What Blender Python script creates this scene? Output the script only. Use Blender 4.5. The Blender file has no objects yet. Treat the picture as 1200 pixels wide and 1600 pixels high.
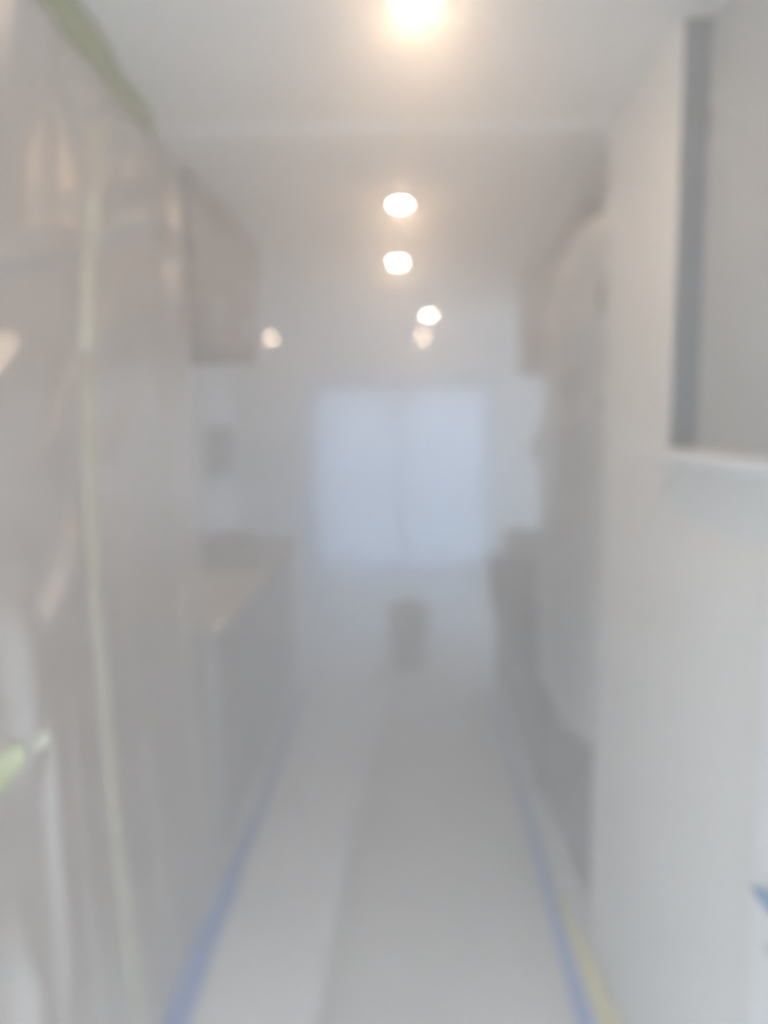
import bpy, bmesh, math, random
from mathutils import Vector, Matrix
R = math.radians
C = bpy.context.scene.collection
scn = bpy.context.scene
random.seed(7)

# ---------------------------------------------------------------- camera
# X to the right, Y along the hallway, Z up; the camera stands in the hallway at eye height
cam_data = bpy.data.cameras.new('camera')
cam = bpy.data.objects.new('camera', cam_data); C.objects.link(cam)
cam.location = (0, 0, 1.6)
cam.rotation_euler = (Matrix.Rotation(R(1.43), 3, 'Z') @ Matrix.Rotation(R(90 - 6.8), 3, 'X') @ Matrix.Rotation(R(-0.5), 3, 'Z')).to_euler()
cam_data.sensor_width = 36; cam_data.lens = 27
cam_data.clip_start = 0.02
cam_data.dof.use_dof = True                     # the phone's lens is focused far too close
cam_data.dof.focus_distance = 0.5
cam_data.dof.aperture_fstop = 1.85
scn.camera = cam

# ---------------------------------------------------------------- world, exposure
world = bpy.data.worlds.new('sky'); scn.world = world; world.use_nodes = True
bg = world.node_tree.nodes['Background']
bg.inputs['Color'].default_value = (0.70, 0.85, 1.0, 1); bg.inputs['Strength'].default_value = 12.5
scn.view_settings.view_transform = 'Standard'; scn.view_settings.look = 'None'
scn.view_settings.gamma = 1; scn.view_settings.use_curve_mapping = False
scn.view_settings.exposure = 0.68
scn.cycles.volume_bounces = 2
scn.cycles.max_bounces = 10; scn.cycles.diffuse_bounces = 5; scn.cycles.transparent_max_bounces = 12
scn.cycles.sample_clamp_indirect = 4
scn.cycles.use_denoising = True
HAZE = 0.335                                      # extinction of the spray mist per metre
LAMP = [185.0, 290.0, 250.0, 150.0, 130.0, 130.0]          # diffuser emission, lamp by lamp from the near end
def portal(name, loc, rot, sx, sy):
    """Guides the sampling of sky light through an opening; gives off no light itself."""
    d = bpy.data.lights.new(name, 'AREA'); d.shape = 'RECTANGLE'; d.size = sx; d.size_y = sy
    d.cycles.is_portal = True
    o = bpy.data.objects.new(name, d); C.objects.link(o); o.location = loc; o.rotation_euler = rot
portal('patio_daylight_portal', (0.0, 8.2, 1.0), (R(-90), 0, 0), 1.9, 2.0)
portal('side_daylight_portal', (2.32, 6.35, 1.5), (0, R(90), 0), 1.0, 0.9)
portal('entry_daylight_portal', (0.0, -1.55, 1.1), (R(90), 0, 0), 1.5, 2.2)

# ---------------------------------------------------------------- materials
def mat(name, col, rough=0.6, spec=0.3, noise=0.0, nscale=6.0, bump=0.0, bscale=60.0, metal=0.0):
    m = bpy.data.materials.new(name); m.use_nodes = True
    nt = m.node_tree; b = nt.nodes['Principled BSDF']
    b.inputs['Roughness'].default_value = rough
    b.inputs['Specular IOR Level'].default_value = spec
    b.inputs['Metallic'].default_value = metal
    tc = nt.nodes.new('ShaderNodeTexCoord')
    if noise > 0:
        n = nt.nodes.new('ShaderNodeTexNoise'); n.inputs['Scale'].default_value = nscale; n.inputs['Detail'].default_value = 4
        nt.links.new(tc.outputs['Object'], n.inputs['Vector'])
        r = nt.nodes.new('ShaderNodeValToRGB')
        r.color_ramp.elements[0].position = 0.3; r.color_ramp.elements[1].position = 0.7
        r.color_ramp.elements[0].color = tuple(c * (1 - noise) for c in col) + (1,)
        r.color_ramp.elements[1].color = tuple(min(1, c * (1 + noise)) for c in col) + (1,)
        nt.links.new(n.outputs['Fac'], r.inputs['Fac']); nt.links.new(r.outputs['Color'], b.inputs['Base Color'])
    else:
        b.inputs['Base Color'].default_value = (*col, 1)
    if bump > 0:
        n2 = nt.nodes.new('ShaderNodeTexNoise'); n2.inputs['Scale'].default_value = bscale
        nt.links.new(tc.outputs['Object'], n2.inputs['Vector'])
        bp = nt.nodes.new('ShaderNodeBump'); bp.inputs['Strength'].default_value = bump; bp.inputs['Distance'].default_value = 0.004
        nt.links.new(n2.outputs['Fac'], bp.inputs['Height']); nt.links.new(bp.outputs['Normal'], b.inputs['Normal'])
    return m

def emit(name, col, s):
    m = bpy.data.materials.new(name); m.use_nodes = True; nt = m.node_tree
    nt.nodes.remove(nt.nodes['Principled BSDF'])
    e = nt.nodes.new('ShaderNodeEmission'); e.inputs['Color'].default_value = (*col, 1); e.inputs['Strength'].default_value = s
    nt.links.new(e.outputs[0], nt.nodes['Material Output'].inputs['Surface'])
    return m

def film(name, col, diffuse, trans, clear, gloss, rough=0.3):
    """Thin plastic film: diffuse + translucent + clear + glossy, by weight."""
    m = bpy.data.materials.new(name); m.use_nodes = True; nt = m.node_tree
    nt.nodes.remove(nt.nodes['Principled BSDF'])
    def nd(t, c=None):
        n = nt.nodes.new(t)
        if c: n.inputs['Color'].default_value = (*c, 1)
        return n
    d = nd('ShaderNodeBsdfDiffuse', col); t = nd('ShaderNodeBsdfTranslucent', col)
    k = nd('ShaderNodeBsdfTransparent', (1, 1, 1)); g = nd('ShaderNodeBsdfGlossy', (1, 1, 1)); g.inputs['Roughness'].default_value = rough
    def mix(f, a, b):
        x = nd('ShaderNodeMixShader'); x.inputs[0].default_value = f
        nt.links.new(a.outputs[0], x.inputs[1]); nt.links.new(b.outputs[0], x.inputs[2]); return x
    a = mix(trans / (diffuse + trans), d, t)
    b = mix(clear / (diffuse + trans + clear), a, k)
    c = mix(gloss / (diffuse + trans + clear + gloss), b, g)
    nt.links.new(c.outputs[0], nt.nodes['Material Output'].inputs['Surface'])
    return m

M = dict(
    wall=mat('white_wall_paint', (0.80, 0.79, 0.76), 0.55, 0.3, 0.02, 3, 0.15, 90),
    ceiling=mat('ceiling_paint', (0.74, 0.73, 0.71), 0.6, 0.3, 0.02, 2, 0.1, 120),
    far_wall=mat('far_wall_paint', (0.84, 0.84, 0.83), 0.6, 0.3, 0.02, 2, 0.1, 90),
    ledge=mat('grey_white_ledge', (0.74, 0.76, 0.77), 0.4, 0.4),
    tan_wall=mat('tan_brown_wall', (0.36, 0.26, 0.19), 0.6, 0.2, 0.05, 3),
    trim=mat('white_trim_gloss', (0.84, 0.85, 0.86), 0.3, 0.5),
    jamb=mat('shaded_jamb_grey', (0.07, 0.085, 0.095), 0.5, 0.3, 0.03, 8),  # shade on the jamb faces is put into this dark grey
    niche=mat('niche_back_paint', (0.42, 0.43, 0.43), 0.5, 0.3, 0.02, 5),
    floor=mat('pale_floor', (0.66, 0.65, 0.63), 0.35, 0.5, 0.05, 5),
    paper=mat('floor_paper', (0.66, 0.63, 0.595), 0.8, 0.1, 0.05, 3, 0.3, 14),
    paper_pale=mat('floor_paper_pale', (0.80, 0.785, 0.77), 0.8, 0.1, 0.04, 3, 0.3, 14),
    blue=mat('blue_painters_tape', (0.17, 0.29, 0.62), 0.6, 0.2, 0.10, 20, 0.4, 60),
    yellow=mat('yellow_tape', (0.72, 0.62, 0.24), 0.6, 0.2, 0.06, 20, 0.4, 60),
    green=mat('green_tape', (0.20, 0.24, 0.07), 0.6, 0.2, 0.08, 20, 0.4, 60),
    lime_bright=mat('yellow_green_tape', (0.55, 0.58, 0.33), 0.6, 0.2, 0.05, 20),
    teal=mat('teal_blue_tape', (0.10, 0.30, 0.50), 0.6, 0.2, 0.08, 20, 0.4, 60),
    pale_teal=mat('pale_teal_tape', (0.42, 0.66, 0.68), 0.6, 0.2, 0.05, 20),
    lime=mat('pale_lime_tape', (0.57, 0.54, 0.42), 0.6, 0.2, 0.05, 20),
    wood=mat('cabinet_finish', (0.21, 0.17, 0.155), 0.45, 0.3, 0.12, 5),
    wood_dark=mat('cabinet_finish_dark', (0.10, 0.088, 0.085), 0.5, 0.3, 0.12, 5),
    grey_front=mat('grey_cabinet_fronts', (0.38, 0.365, 0.37), 0.5, 0.3, 0.06, 5),
    beige_top=mat('beige_worktop', (0.66, 0.56, 0.42), 0.4, 0.4, 0.08, 18),
    dark_cover=mat('dark_grey_cover_paper', (0.11, 0.105, 0.105), 0.8, 0.1, 0.08, 6, 0.4, 16),
    grey_cover=mat('grey_cover_paper', (0.40, 0.385, 0.36), 0.8, 0.1, 0.08, 6, 0.4, 16),
    card=mat('pale_cardboard', (0.42, 0.41, 0.40), 0.8, 0.1, 0.06, 6),
    bucket=mat('grey_bucket_plastic', (0.33, 0.31, 0.28), 0.5, 0.3, 0.05, 6),
    metal=mat('brushed_metal', (0.5, 0.5, 0.5), 0.35, 0.5, metal=1.0),
    dark=mat('dark_picture', (0.03, 0.027, 0.025), 0.5, 0.3, 0.1, 5),
    ground=mat('patio_slab', (0.62, 0.63, 0.64), 0.8, 0.2, 0.08, 3),
    plastic=film('clear_plastic_sheet', (0.86, 0.79, 0.73), 0.27, 0.28, 0.30, 0.17, 0.29),
    drape=film('clear_plastic_drape', (0.80, 0.80, 0.79), 0.36, 0.30, 0.24, 0.10, 0.35),
    mask_film=film('window_masking_film', (0.37, 0.48, 0.64), 0.62, 0.145, 0.03, 0.05, 0.3),
    glass=film('window_glass', (0.95, 0.97, 1.0), 0.01, 0.01, 0.93, 0.05, 0.02),
)

# ---------------------------------------------------------------- mesh helpers
def new_obj(name, bm, m, parent=None, smooth=False):
    me = bpy.data.meshes.new(name); bm.normal_update(); bm.to_mesh(me); bm.free()
    me.materials.append(m)
    if smooth:
        for p in me.polygons: p.use_smooth = True
    o = bpy.data.objects.new(name, me); C.objects.link(o)
    if parent: o.parent = parent
    return o

def add_box(bm, x0, x1, y0, y1, z0, z1, bevel=0.0):
    r = bmesh.ops.create_cube(bm, size=1.0)
    vs = r['verts']
    for v in vs:
        v.co = Vector((x0 + (v.co.x + .5) * (x1 - x0), y0 + (v.co.y + .5) * (y1 - y0), z0 + (v.co.z + .5) * (z1 - z0)))
    if bevel > 0:
        es = list({e for v in vs for e in v.link_edges})
        bmesh.ops.bevel(bm, geom=es, offset=bevel, segments=2, affect='EDGES', profile=0.5)

def box(name, m, b, parent=None, bevel=0.0):
    bm = bmesh.new(); add_box(bm, *b, bevel=bevel); return new_obj(name, bm, m, parent)

def lathe(bm, prof, n=28, cx=0, cy=0, cz=0):
    rings = []
    for r, z in prof:
        if r < 1e-6: rings.append([bm.verts.new((cx, cy, cz + z))])
        else: rings.append([bm.verts.new((cx + r * math.cos(2 * math.pi * k / n), cy + r * math.sin(2 * math.pi * k / n), cz + z)) for k in range(n)])
    for a, b in zip(rings, rings[1:]):
        for k in range(n):
            q = [a[k % len(a)], a[(k + 1) % len(a)], b[(k + 1) % len(b)], b[k % len(b)]]
            u = []
            for v in q:
                if v not in u: u.append(v)
            if len(u) > 2: bm.faces.new(u)

def grid_bm(nu, nv, f, thick=0.0):
    bm = bmesh.new()
    g = [[bm.verts.new(f(i / nu, j / nv)) for j in range(nv + 1)] for i in range(nu + 1)]
    for i in range(nu):
        for j in range(nv):
            bm.faces.new((g[i][j], g[i + 1][j], g[i + 1][j + 1], g[i][j + 1]))
    if thick:
        bmesh.ops.recalc_face_normals(bm, faces=bm.faces[:])
        bmesh.ops.solidify(bm, geom=bm.faces[:], thickness=thick)
    return bm

def thing(name, label, cat, loc=(0, 0, 0), group=None):
    o = bpy.data.objects.new(name, None); C.objects.link(o); o.location = loc; o.empty_display_size = 0.1
    return tag(o, label, cat, group)

def tag(o, label, cat, group=None):
    o['label'] = label; o['category'] = cat
    if group: o['group'] = group
    return o

def struct(o):
    o['kind'] = 'structure'; return o

def hsh(i):
    return (math.sin(i * 127.1 + 3.7) * 43758.5453) % 1.0

# ---------------------------------------------------------------- the shell
XH = 0.575          # face of the hallway's right wall
YH = 2.25           # where that wall ends and the kitchen begins
YK = 4.45           # where the kitchen ends and the dining area begins
YF = 8.0            # far wall
ZC = 2.4
struct(box('floor', M['floor'], (-2.8, 2.3, -1.6, 8.15, -0.12, 0.0)))
struct(box('ceiling', M['ceiling'], (-2.8, 2.3, -1.6, 8.15, ZC, ZC + 0.12)))
struct(box('wall_left', M['tan_wall'], (-1.05, -0.93, -1.6, 2.40, 0, ZC)))
struct(box('wall_left', M['far_wall'], (-1.35, -1.25, 2.40, 5.65, 0, ZC)))
struct(box('wall_left', M['far_wall'], (-1.35, -1.05, 2.30, 2.40, 0, ZC)))
struct(box('wall_left', M['far_wall'], (-2.8, -1.35, 5.55, 5.65, 0, ZC)))
struct(box('wall_left', M['far_wall'], (-2.8, -2.7, 5.65, YF, 0, ZC)))
struct(box('wall_right', M['far_wall'], (1.2, 1.3, YH, YK, 0, ZC)))
struct(box('wall_right', M['far_wall'], (1.3, 2.2, YK - 0.1, YK, 0, ZC)))
# unseen opening added to the dining area's right wall to light the far end
bm = bmesh.new()
add_box(bm, 2.2, 2.3, YK, 5.9, 0, ZC); add_box(bm, 2.2, 2.3, 6.8, YF, 0, ZC)
add_box(bm, 2.2, 2.3, 5.9, 6.8, 0, 1.0); add_box(bm, 2.2, 2.3, 5.9, 6.8, 2.0, ZC)
struct(new_obj('wall_right', bm, M['far_wall']))
# hallway right wall, with a shallow recess (far jamb at y 1.64, ledge at z 1.52)
NY0, NY1, NZ0 = 0.55, 1.675, 1.515
bm = bmesh.new()
add_box(bm, XH, 0.70, NY1, YH, 0, ZC)
add_box(bm, XH, 0.70, -1.6, NY1, 0, NZ0)
add_box(bm, XH, 0.70, -1.6, NY0, NZ0, ZC)
add_box(bm, 0.65, 0.70, NY0, NY1, NZ0, ZC)
struct(new_obj('wall_right', bm, M['wall']))
struct(box('wall_right', M['far_wall'], (0.70, 1.3, YH - 0.1, YH, 0, ZC)))
# back wall behind the camera with an open entry doorway
bm = bmesh.new()
add_box(bm, -1.05, -0.75, -1.6, -1.5, 0, ZC); add_box(bm, 0.575, 0.70, -1.7, -1.6, 0, ZC)
add_box(bm, -0.75, 0.575, -1.6, -1.5, 2.25, ZC)
struct(new_obj('wall_back', bm, M['wall']))
# far wall with the patio door opening
DX0, DX1, DZ = -1.0, 0.96, 2.03
bm = bmesh.new()
add_box(bm, -2.8, DX0, YF, YF + 0.15, 0, ZC); add_box(bm, DX1, 2.3, YF, YF + 0.15, 0, ZC); add_box(bm, DX0, DX1, YF, YF + 0.15, DZ, ZC)
struct(new_obj('wall_far', bm, M['far_wall']))
struct(box('ground', M['ground'], (-9, 9, 8.15, 26, -0.2, -0.1)))
struct(box('ground', M['ground'], (-9, 9, -18, -1.7, -0.2, -0.1)))
struct(box('trim', M['trim'], (-0.68, XH, YH - 0.05, YH - 0.02, ZC - 0.007, ZC), bevel=0.002)).name = 'trim_1'
# lining and ledge of a closed recess, not a window
w = struct(bpy.data.objects.new('recess_1', None)); C.objects.link(w); w.location = (0.60, 1.1, NZ0)
def child_at(o, parent):
    o.matrix_parent_inverse = Matrix.Translation(-parent.location); return o
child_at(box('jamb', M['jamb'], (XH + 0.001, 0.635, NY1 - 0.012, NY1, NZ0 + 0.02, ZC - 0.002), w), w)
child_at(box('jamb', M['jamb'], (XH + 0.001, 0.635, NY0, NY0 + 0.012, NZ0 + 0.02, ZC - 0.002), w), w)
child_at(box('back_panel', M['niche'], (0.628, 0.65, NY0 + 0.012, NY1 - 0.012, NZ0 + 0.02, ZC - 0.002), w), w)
bm = bmesh.new(); add_box(bm, 0.503, 0.628, NY0 - 0.04, NY1 + 0.02, NZ0, NZ0 + 0.022, bevel=0.008)
child_at(new_obj('ledge', bm, M['ledge'], w), w)
# pale casing board low on the near part of the right wall
struct(box('trim', M['trim'], (XH - 0.014, XH, 0.62, 1.18, 0.0, 1.40), bevel=0.004)).name = 'trim_2'

# patio door
door = struct(bpy.data.objects.new('door_1', None)); C.objects.link(door); door.location = (-0.02, YF, 0)
def dpart(name, m, b, parent=door, bevel=0.0):
    return child_at(box(name, m, b, parent, bevel), parent)
bm = bmesh.new()
for b in ((DX0, DX0 + 0.05, 0, DZ), (DX1 - 0.05, DX1, 0, DZ)): add_box(bm, b[0], b[1], YF - 0.02, YF + 0.12, b[2], b[3])
add_box(bm, DX0 + .05, DX1 - .05, YF - 0.02, YF + 0.12, DZ - 0.05, DZ); add_box(bm, DX0 + .05, DX1 - .05, YF - 0.02, YF + 0.12, 0.0, 0.04)
child_at(new_obj('door_frame', bm, M['trim'], door), door)
for (x0, x1, y) in ((DX0 + 0.05, 0.02, YF + 0.07), (-0.06, DX1 - 0.05, YF + 0.02)):
    bm = bmesh.new()
    for b in ((x0, x0 + .07, .04, DZ - .05), (x1 - .07, x1, .04, DZ - .05), (x0 + .07, x1 - .07, .04, .12), (x0 + .07, x1 - .07, DZ - .12, DZ - .05)):
        add_box(bm, b[0], b[1], y, y + 0.035, b[2], b[3])
    s = child_at(new_obj('door_sash', bm, M['trim'], door), door)
    p = box('pane', M['glass'], (x0 + .07, x1 - .07, y + 0.014, y + 0.02, .12, DZ - .12), s)
    s.matrix_parent_inverse = Matrix.Translation(-door.location)

# ---------------------------------------------------------------- downlights
def downlight(x, y, i, label, warm):
    r = (0.036, 0.029, 0.029, 0.031, 0.031, 0.031)[i]        # lens radius
    t = thing('downlight', label, 'ceiling light', (x, y, ZC), 'recessed ceiling downlights')
    bm = bmesh.new(); lathe(bm, [(r, -0.004), (r + 0.002, -0.009), (0.050, -0.008), (0.056, -0.003), (0.056, 0.0)], 32)
    new_obj('trim_ring', bm, M['trim'], t, True)
    bm = bmesh.new(); lathe(bm, [(r, -0.005), (r * 0.93, -0.011), (r * 0.65, -0.016), (r * 0.33, -0.019), (0.0, -0.020)], 24)
    new_obj('diffuser', bm, emit('lamp_glow', warm, LAMP[i]), t, True)
warm, neutral = (1.0, 0.69, 0.44), (1.0, 0.74, 0.52)
for i, (x, y, lab, col) in enumerate((
        (0.03, 1.56, 'largest and brightest ceiling downlight, cut by the top edge of the photo', warm),
        (-0.005, 2.95, 'second round downlight in the hallway line, just past the brightest lamp', warm),
        (-0.02, 4.00, 'third round downlight in the hallway line, close behind the second', neutral),
        (0.21, 6.00, 'small far downlight, upper and nearer of the close pair above the patio door', neutral),
        (0.20, 7.55, 'small far downlight, lower and farther of the close pair above the patio door', neutral),
        (-1.25, 7.45, 'small far downlight standing alone over the left counter side', neutral))):
    downlight(x, y, i, lab, col)

# ---------------------------------------------------------------- kitchen cabinets
def cabinet(name, label, side, y0, y1, z0, z1, xf, xb, ndoor, drawers, mbody, mfront, toe=True, group=None):
    """A cabinet unit along one side (side -1 left, 1 right), its front at |x| = xf, its back at xb."""
    t = thing(name, label, 'cabinet', (side * (xf + xb) / 2, (y0 + y1) / 2, z0), group)
    inv = Matrix.Translation(-t.location)
    def part(pn, m, b, parent=t, bevel=0.003):
        (xa, xc, *r) = b
        a, c = sorted((side * xa, side * xc))
        o = box(pn, m, (a, c, *r), parent, bevel)
        if parent is t: o.matrix_parent_inverse = inv
        return o
    zb = z0 + (0.10 if toe else 0)
    part('carcass', mbody, (xf + 0.02, xb, y0 + 0.001, y1 - 0.001, zb, z1))
    if toe: part('toe_kick', mbody, (xf + 0.07, xb - 0.02, y0 + 0.004, y1 - 0.004, z0 + 0.001, zb), bevel=0)
    w = (y1 - y0) / ndoor
    for k in range(ndoor):
        a, b = y0 + k * w + 0.004, y0 + (k + 1) * w - 0.004
        zt = z1 - 0.006
        if drawers:
            d = part('drawer', mfront, (xf, xf + 0.02, a, b, zt - 0.15, zt))
            part('drawer_pull', M['metal'], (xf - 0.022, xf, (a + b) / 2 - 0.05, (a + b) / 2 + 0.05, zt - 0.082, zt - 0.07), d)
            zt -= 0.158
        d = part('door', mfront, (xf, xf + 0.02, a, b, zb + 0.004, zt))
        hz = (zb + 0.06) if not toe else (zt - 0.16)
        part('handle', M['metal'], (xf - 0.022, xf, (b - 0.05) if k % 2 == 0 else (a + 0.035), (b - 0.035) if k % 2 == 0 else (a + 0.05), hz, hz + 0.11), d)
    return t
# left side
cabinet('upper_cabinet', 'dark upper cabinet beside the edge of the left plastic sheet', -1, 2.535, 3.05, 1.86, ZC - 0.005, 0.665, 1.245, 2, False, M['wood'], M['wood'], False, 'upper cabinets on the left')
cabinet('upper_cabinet', 'dark upper cabinet on the left, farther one with its end open to the dining room', -1, 3.05, 3.62, 1.86, ZC - 0.005, 0.665, 1.245, 2, False, M['wood'], M['wood'], False, 'upper cabinets on the left')
cabinet('base_cabinet', 'grey base cabinet under the beige end of the left counter', -1, 2.54, 3.48, 0, 0.89, 0.64, 1.245, 2, True, M['grey_front'], M['grey_front'], True, 'base cabinets on the left')
cabinet('base_cabinet', 'grey base cabinet at the far end of the left counter, below the grey cover paper', -1, 3.48, 4.44, 0, 0.89, 0.64, 1.245, 2, True, M['grey_front'], M['grey_front'], True, 'base cabinets on the left')
tag(box('worktop', M['beige_top'], (-1.247, -0.615, 2.535, 4.45, 0.892, 0.93), bevel=0.004), 'long beige worktop on the left base cabinets', 'worktop')
def cover_top(name, m, x0, x1, y0, y1, z, drop_side, drop, label):
    """Paper laid on a worktop and folded down over its front edge."""
    w_, d_ = x1 - x0, drop
    L = w_ + d_
    def f(u, v):
        s = v * L; y = y0 + u * (y1 - y0)
        wob = 0.004 * math.sin(9 * y + 4 * v) + 0.003 * math.sin(23 * y + 2.0)
        if s < w_:
            x = (x1 - s) if drop_side < 0 else (x0 + s); zz = z + 0.003 + abs(wob)
        else:
            x = (x0 if drop_side < 0 else x1) + drop_side * (0.004 + abs(wob) * 2); zz = z - (s - w_)
        return (x, y, zz)
    o = new_obj(name, grid_bm(30, 16, f, 0.0015), m, None, True)
    return tag(o, label, 'cover paper')
cover_top('cover_paper', M['grey_cover'], -1.23, -0.612, 3.35, 4.45, 0.932, 1, 0.06, 'grey cover paper spread over the far half of the left worktop')
# a bundle of folded cloth on it
def fb(u, v):
    a = v * math.pi; r = 0.5 + 0.5 * math.sin(u * math.pi)
    return (-1.10 + u * 0.34, 4.16 + 0.085 * math.cos(a) * (0.8 + 0.2 * math.sin(u * 9)), 0.945 + 0.055 * math.sin(a) * r ** 0.5 * (1 + 0.12 * math.sin(u * 17 + v * 5)))
tag(new_obj('cloth_bundle', grid_bm(24, 12, fb, 0.004), M['grey_cover'], None, True), 'small rolled grey cloth lying on the covered left worktop', 'cloth')

# right side
cabinet('tall_cabinet', 'tall dark cabinet under the plastic drape, next to the white wall end', 1, 2.29, 2.93, 0, 2.15, 0.575, 1.18, 1, False, M['wood'], M['wood_dark'])
cabinet('base_cabinet', 'dark base cabinet on the right, nearer one beside the tall draped cabinet', 1, 2.95, 3.70, 0, 0.775, 0.535, 1.18, 2, True, M['wood_dark'], M['wood_dark'], True, 'base cabinets on the right')
cabinet('base_cabinet', 'dark base cabinet at the far end of the right run, under the pale box', 1, 3.70, 4.45, 0, 0.775, 0.535, 1.18, 2, True, M['wood_dark'], M['wood_dark'], True, 'base cabinets on the right')
tag(box('worktop', M['dark_cover'], (0.515, 1.18, 2.95, 4.46, 0.777, 0.81), bevel=0.004), 'dark worktop on the right base cabinets', 'worktop')
cover_top('cover_paper', M['dark_cover'], 0.508, 1.16, 2.97, 4.46, 0.812, -1, 0.25, 'dark grey cover paper over the right worktop, folded down its front')
cabinet('upper_cabinet', 'dark upper cabinet on the right, nearer one behind the tall draped cabinet', 1, 2.95, 3.70, 1.84, ZC - 0.005, 0.66, 1.18, 2, False, M['wood'], M['wood'], False, 'upper cabinets on the right')
cabinet('upper_cabinet', 'dark upper cabinet at the far end of the right row near the patio door', 1, 3.70, 4.45, 1.84, ZC - 0.005, 0.66, 1.18, 2, False, M['wood'], M['wood'], False, 'upper cabinets on the right')
bx = thing('cardboard_box', 'pale low box standing on the far end of the right worktop', 'box', (0.80, 4.30, 0.825))
box('carton', M['card'], (-0.22, 0.25, -0.12, 0.12, 0, 0.145), bx, 0.004)
box('flap', M['card'], (-0.222, 0.252, -0.122, -0.002, 0.145, 0.149), bx)
box('flap', M['card'], (-0.222, 0.252, 0.002, 0.122, 0.145, 0.149), bx)

# ---------------------------------------------------------------- plastic sheets
def seg_ridge(y, z, a, b, amp, wid):
    (y0, z0), (y1, z1) = a, b
    dy, dz = y1 - y0, z1 - z0; L = math.hypot(dy, dz)
    t = ((y - y0) * dy + (z - z0) * dz) / (L * L)
    d = ((y - y0) * dz - (z - z0) * dy) / L
    e = max(0.0, min(1.0, (t + 0.15) / 0.3)) * max(0.0, min(1.0, (1.15 - t) / 0.3))
    return amp * e * math.exp(-(d / wid) ** 2)
RIDGES = [((1.33, 1.22), (1.57, 1.39), 0.024, 0.022), ((1.76, 1.53), (1.88, 1.64), 0.014, 0.020), ((1.74, 1.33), (1.87, 1.40), 0.014, 0.020),
          ((1.24, 1.64), (1.38, 1.76), 0.016, 0.018), ((1.42, 1.54), (1.66, 1.73), 0.014, 0.018), ((1.62, 1.70), (1.80, 1.86), 0.010, 0.02),
          ((1.27, 1.30), (1.28, 1.00), 0.026, 0.045), ((1.22, 1.85), (1.64, 1.975), 0.018, 0.024), ((1.76, 2.04), (2.22, 2.21), 0.020, 0.040),
          ((1.17, 0.20), (1.20, 0.72), 0.026, 0.040), ((1.35, 1.12), (1.31, 0.45), 0.014, 0.018), ((1.48, 1.10), (1.50, 0.20), 0.010, 0.020),
          ((1.90, 1.20), (1.94, 0.30), 0.010, 0.025), ((2.26, 1.30), (2.30, 0.30), -0.014, 0.025), ((2.05, 1.95), (2.20, 1.30), 0.008, 0.03)]
def sheet_x(y, z):
    x = -0.685
    zz = z / 2.4
    x += 0.048 * (1 - zz) ** 3                                  # flares out onto the floor
    x += 0.008 * math.sin(5.1 * y + 2.0 * z) + 0.006 * math.sin(11.0 * y - 1.3 * z + 1.0) + 0.004 * math.sin(19 * y + 0.8 * math.sin(3 * z))
    top = max(0.0, (zz - 0.86) / 0.14) * max(0.0, min(1.0, (2.33 - z) / 0.07))
    x += max(0.0, 2.25 - y) * 0.10 * max(0.0, (zz - 0.72) / 0.28) ** 2      # pulled inwards at the near top
    x += top * (0.013 * math.sin(31 * y + 2 * math.sin(7 * y) + 4 * z) + 0.006 * math.sin(57 * y + 9 * z))
    for r in RIDGES: x += 1.4 * seg_ridge(y, z, *r)
    return x
def fs(u, v):
    z = 0.004 + v * (ZC - 0.008); y = 0.25 + u * 2.25
    y += u * (0.012 * math.sin(7 * z) + 0.008 * math.sin(17 * z))
    return (sheet_x(y, z), y, z)
sh = new_obj('plastic_sheet', grid_bm(320, 260, fs), M['plastic'], None, True)
tag(sh, 'wrinkled translucent plastic sheet hanging ceiling to floor along the left side', 'plastic sheet')

def tape_on_sheet(name, label, pts, m, off=0.004, n=60):
    """Tape stuck on the sheet: pts are (y, z, half width along y, half width along z) stations."""
    def f(u, v):
        s = u * (len(pts) - 1); i = min(int(s), len(pts) - 2); k = s - i
        p = [pts[i][q] * (1 - k) + pts[i + 1][q] * k for q in range(4)]
        y = p[0] + (v - .5) * 2 * p[2]; z = p[1] + (v - .5) * 2 * p[3]
        return (sheet_x(y, z) + off, y, z)
    o = new_obj(name, grid_bm(n, 4, f, 0.0012), m, None, True)
    return tag(o, label, 'tape')
tape_on_sheet('green_tape', 'olive green tape fixing the left plastic sheet to the ceiling edge', [(0.9, 2.352, 0, 0.042), (1.5, 2.354, 0, 0.040), (2.15, 2.368, 0, 0.026)], M['green'], 0.008)
tape_on_sheet('seam_tape', 'pale lime vertical tape seam down the middle of the plastic sheet', [(1.72, 2.25, 0.034, 0), (1.67, 1.2, 0.030, 0), (1.655, 0.1, 0.022, 0)], M['lime'], 0.004, 120)
tape_on_sheet('green_tape', 'yellow-green torn tape scrap on the plastic sheet at the left photo edge', [(1.165, 1.02, 0.0, 0.022), (1.20, 1.035, 0.0, 0.034), (1.235, 1.04, 0.0, 0.018)], M['lime_bright'], 0.010, 12)
tape_on_sheet('green_tape', 'small pale green tape scrap right of the torn scrap on the plastic sheet', [(1.25, 1.05, 0.0, 0.010), (1.275, 1.055, 0.0, 0.018), (1.30, 1.06, 0.0, 0.010)], M['lime'], 0.010, 12)

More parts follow.
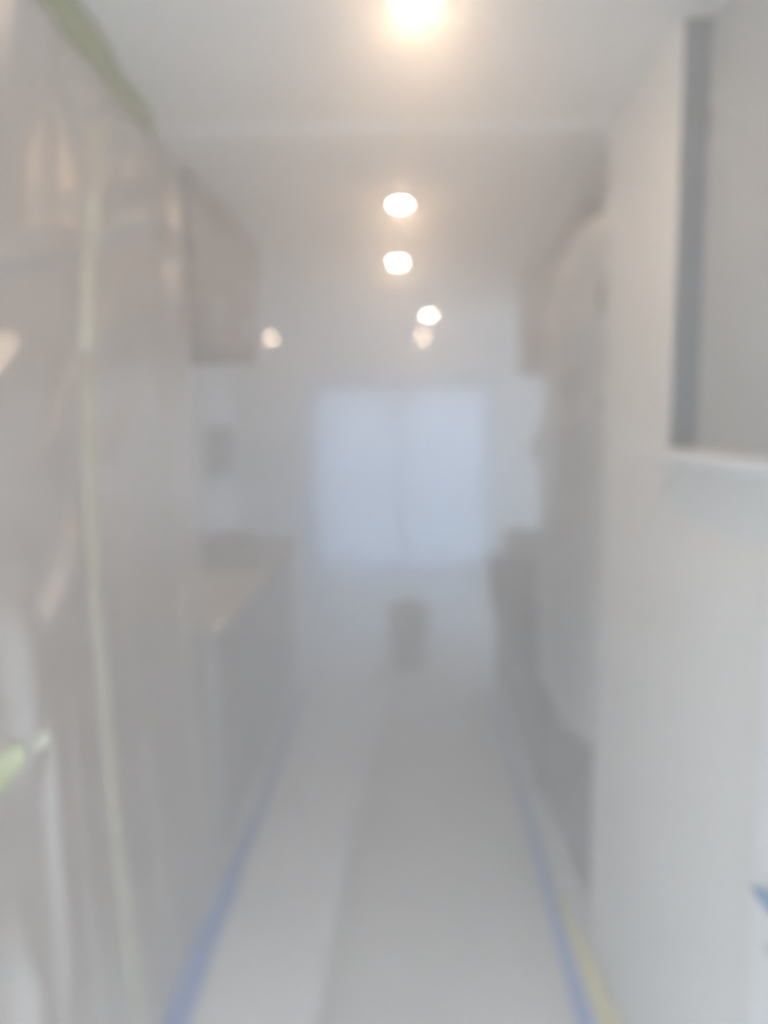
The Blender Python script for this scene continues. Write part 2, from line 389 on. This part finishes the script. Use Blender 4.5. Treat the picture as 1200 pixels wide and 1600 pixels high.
# plastic over the tall cabinet on the right
def fd(u, v):
    y = 2.17 + u * (0.775 + 0.008 * math.sin(3 * v))
    hem = 0.56 + 0.06 * (1 - u) + 0.02 * math.sin(9 * u)
    top = 2.165 - 0.16 * u * u
    z = hem + v * (top - hem)
    x = 0.532 - 0.010 * math.sin(8 * y + 3 * z) - 0.006 * math.sin(21 * y + z)
    k = max(0.0, 1 - (y - 2.17) / 0.16); x = x * (1 - k) + 0.568 * k
    x -= 0.030 * math.exp(-((z - (1.86 - 0.55 * (y - 2.3))) / 0.07) ** 2)
    x -= 0.022 * math.exp(-((z - (1.62 - 0.2 * (y - 2.3))) / 0.05) ** 2)
    return (x, y, z)
tag(new_obj('plastic_drape', grid_bm(60, 90, fd), M['drape'], None, True), 'loose plastic drape hung over the tall cabinet by the white wall end', 'plastic sheet')

# ---------------------------------------------------------------- floor paper and tape
def strip(name, label, cat, st, m, z, n=80, thick=0.0012, wav=0.003):
    """A strip lying on the floor: stations (y, x_left, x_right)."""
    def f(u, v):
        y = st[0][0] + u * (st[-1][0] - st[0][0])
        i = 0
        while i < len(st) - 2 and y > st[i + 1][0]: i += 1
        k = (y - st[i][0]) / (st[i + 1][0] - st[i][0])
        a = st[i][1] * (1 - k) + st[i + 1][1] * k; b = st[i][2] * (1 - k) + st[i + 1][2] * k
        x = a + v * (b - a)
        return (x, y, z + wav * (0.5 + 0.5 * math.sin(6 * y + 5 * x) * math.sin(13 * y + 2)))
    return tag(new_obj(name, grid_bm(n, 6, f, thick), m, None, True), label, cat)
strip('floor_paper', 'wide beige-grey floor paper running down the middle and right of the hallway', 'floor paper', [(-1.4, -0.30, 0.53), (2.3, -0.24, 0.50), (4.5, -0.20, 0.50), (5.4, -0.2, 0.5)], M['paper'], 0.002)
strip('floor_paper', 'paler floor paper strip along the left, lapped over the wide one', 'floor paper', [(-1.4, -0.61, -0.26), (1.8, -0.60, -0.235), (3.4, -0.59, -0.165), (4.5, -0.60, -0.10), (5.2, -0.6, -0.1)], M['paper_pale'], 0.0065)
strip('blue_tape', 'blue painters tape along the floor under the left plastic and cabinets', 'tape',
      [(0.9, -0.67, -0.58), (1.80, -0.652, -0.575), (2.10, -0.655, -0.580), (2.32, -0.662, -0.572), (2.44, -0.675, -0.570), (2.55, -0.640, -0.580), (2.90, -0.615, -0.576), (3.4, -0.612, -0.578), (4.42, -0.62, -0.585)], M['blue'], 0.0115, 140)
strip('blue_tape', 'blue painters tape along the floor on the right, left of the yellow tape', 'tape',
      [(0.9, 0.445, 0.49), (1.80, 0.455, 0.495), (2.2, 0.46, 0.50), (2.7, 0.475, 0.515), (3.4, 0.49, 0.52), (4.42, 0.50, 0.525)], M['blue'], 0.0075, 120)
strip('yellow_tape', 'yellow tape along the foot of the white wall on the right', 'tape',
      [(0.9, 0.515, 0.562), (1.8, 0.52, 0.568), (2.1, 0.51, 0.558), (2.28, 0.505, 0.540), (2.5, 0.515, 0.525)], M['yellow'], 0.0075, 60)
# scraps of tape on the casing at the right
def scrap(y0, y1, z, h, m, label):
    def fsx(u, v):
        y = y1 + u * (y0 - y1); k = 0.15 + 0.85 * u ** 0.7
        return (XH - 0.016 - 0.010 * math.sin(u * 3) * (0.6 + 0.4 * math.sin(5 * v)), y, z + (v - .5) * 2 * h * k + 0.03 * u)
    tag(new_obj('blue_tape', grid_bm(14, 8, fsx, 0.001), m, None, True), label, 'tape')
scrap(1.06, 1.170, 0.850, 0.020, M['teal'], 'small torn teal-blue tape scrap on the white casing at the right photo edge')
scrap(1.05, 1.118, 0.785, 0.014, M['pale_teal'], 'pale teal tape scrap just below the darker scrap on the white casing')

# ---------------------------------------------------------------- far objects
bk = thing('bucket', 'grey-brown bucket standing on the floor paper in front of the patio door', 'bucket', (0.03, 4.85, 0.006))
bm = bmesh.new(); lathe(bm, [(0.0, 0.0), (0.112, 0.0), (0.118, 0.01), (0.135, 0.36), (0.142, 0.362), (0.142, 0.38), (0.132, 0.38), (0.112, 0.015), (0.0, 0.012)], 32)
new_obj('body', bm, M['bucket'], bk, True)
bm = bmesh.new(); lathe(bm, [(0.0, 0.425), (0.13, 0.422), (0.147, 0.41), (0.147, 0.37), (0.143, 0.37), (0.143, 0.40), (0.0, 0.405)], 32)
new_obj('lid', bm, M['bucket'], bk, True)
bm = bmesh.new()
pts = [Vector((0.150 * math.cos(a), -0.02 - 0.135 * math.sin(a), 0.33 - 0.12 * math.sin(a))) for a in [math.pi * k / 16 for k in range(17)]]
prev = None
for p in pts:
    ring = [bm.verts.new(p + Vector((0, 0.003 * math.cos(t), 0.003 * math.sin(t)))) for t in (0, 1.57, 3.14, 4.71)]
    if prev:
        for k in range(4): bm.faces.new((prev[k], prev[(k + 1) % 4], ring[(k + 1) % 4], ring[k]))
    prev = ring
new_obj('handle', bm, M['metal'], bk, True)
pc = thing('picture', 'small dark framed picture on the left wall beyond the end of the counter', 'picture', (-1.25, 5.22, 1.40))
pc.rotation_euler = (0, 0, R(90))
bm = bmesh.new()
for b in ((-.34, .34, .135, .165), (-.34, .34, -.165, -.135), (-.34, -.31, -.135, .135), (.31, .34, -.135, .135)): add_box(bm, b[0], b[1], -0.03, -0.001, b[2], b[3], 0.003)
new_obj('picture_frame', bm, M['dark'], pc)
box('canvas', M['dark'], (-.31, .31, -0.018, -0.004, -.135, .135), pc)

# film masked over the patio door
def ff(u, v):
    return (DX0 - 0.02 + u * (DX1 - DX0 + 0.04), YF - 0.05 - 0.006 * math.sin(9 * u + 3 * v) - 0.004 * math.sin(23 * u - 5 * v), 0.02 + v * 2.03)
tag(new_obj('masking_film', grid_bm(40, 40, ff), M['mask_film'], None, True), 'pale bluish masking film stretched over the far patio door', 'plastic sheet')

# ---------------------------------------------------------------- spray mist filling the rooms
hm = bpy.data.materials.new('spray_mist'); hm.use_nodes = True
nt = hm.node_tree; nt.nodes.remove(nt.nodes['Principled BSDF'])
vs = nt.nodes.new('ShaderNodeVolumeScatter')
vs.inputs['Color'].default_value = (0.96, 0.96, 0.96, 1); vs.inputs['Density'].default_value = HAZE; vs.inputs['Anisotropy'].default_value = 0.55
nt.links.new(vs.outputs[0], nt.nodes['Material Output'].inputs['Volume'])
hz = box('haze', hm, (-2.72, 2.22, -1.52, YF + 0.001, -0.01, ZC + 0.004))
hz['kind'] = 'stuff'; hz['label'] = 'white spray mist filling the hallway, kitchen and dining area'; hz['category'] = 'haze'
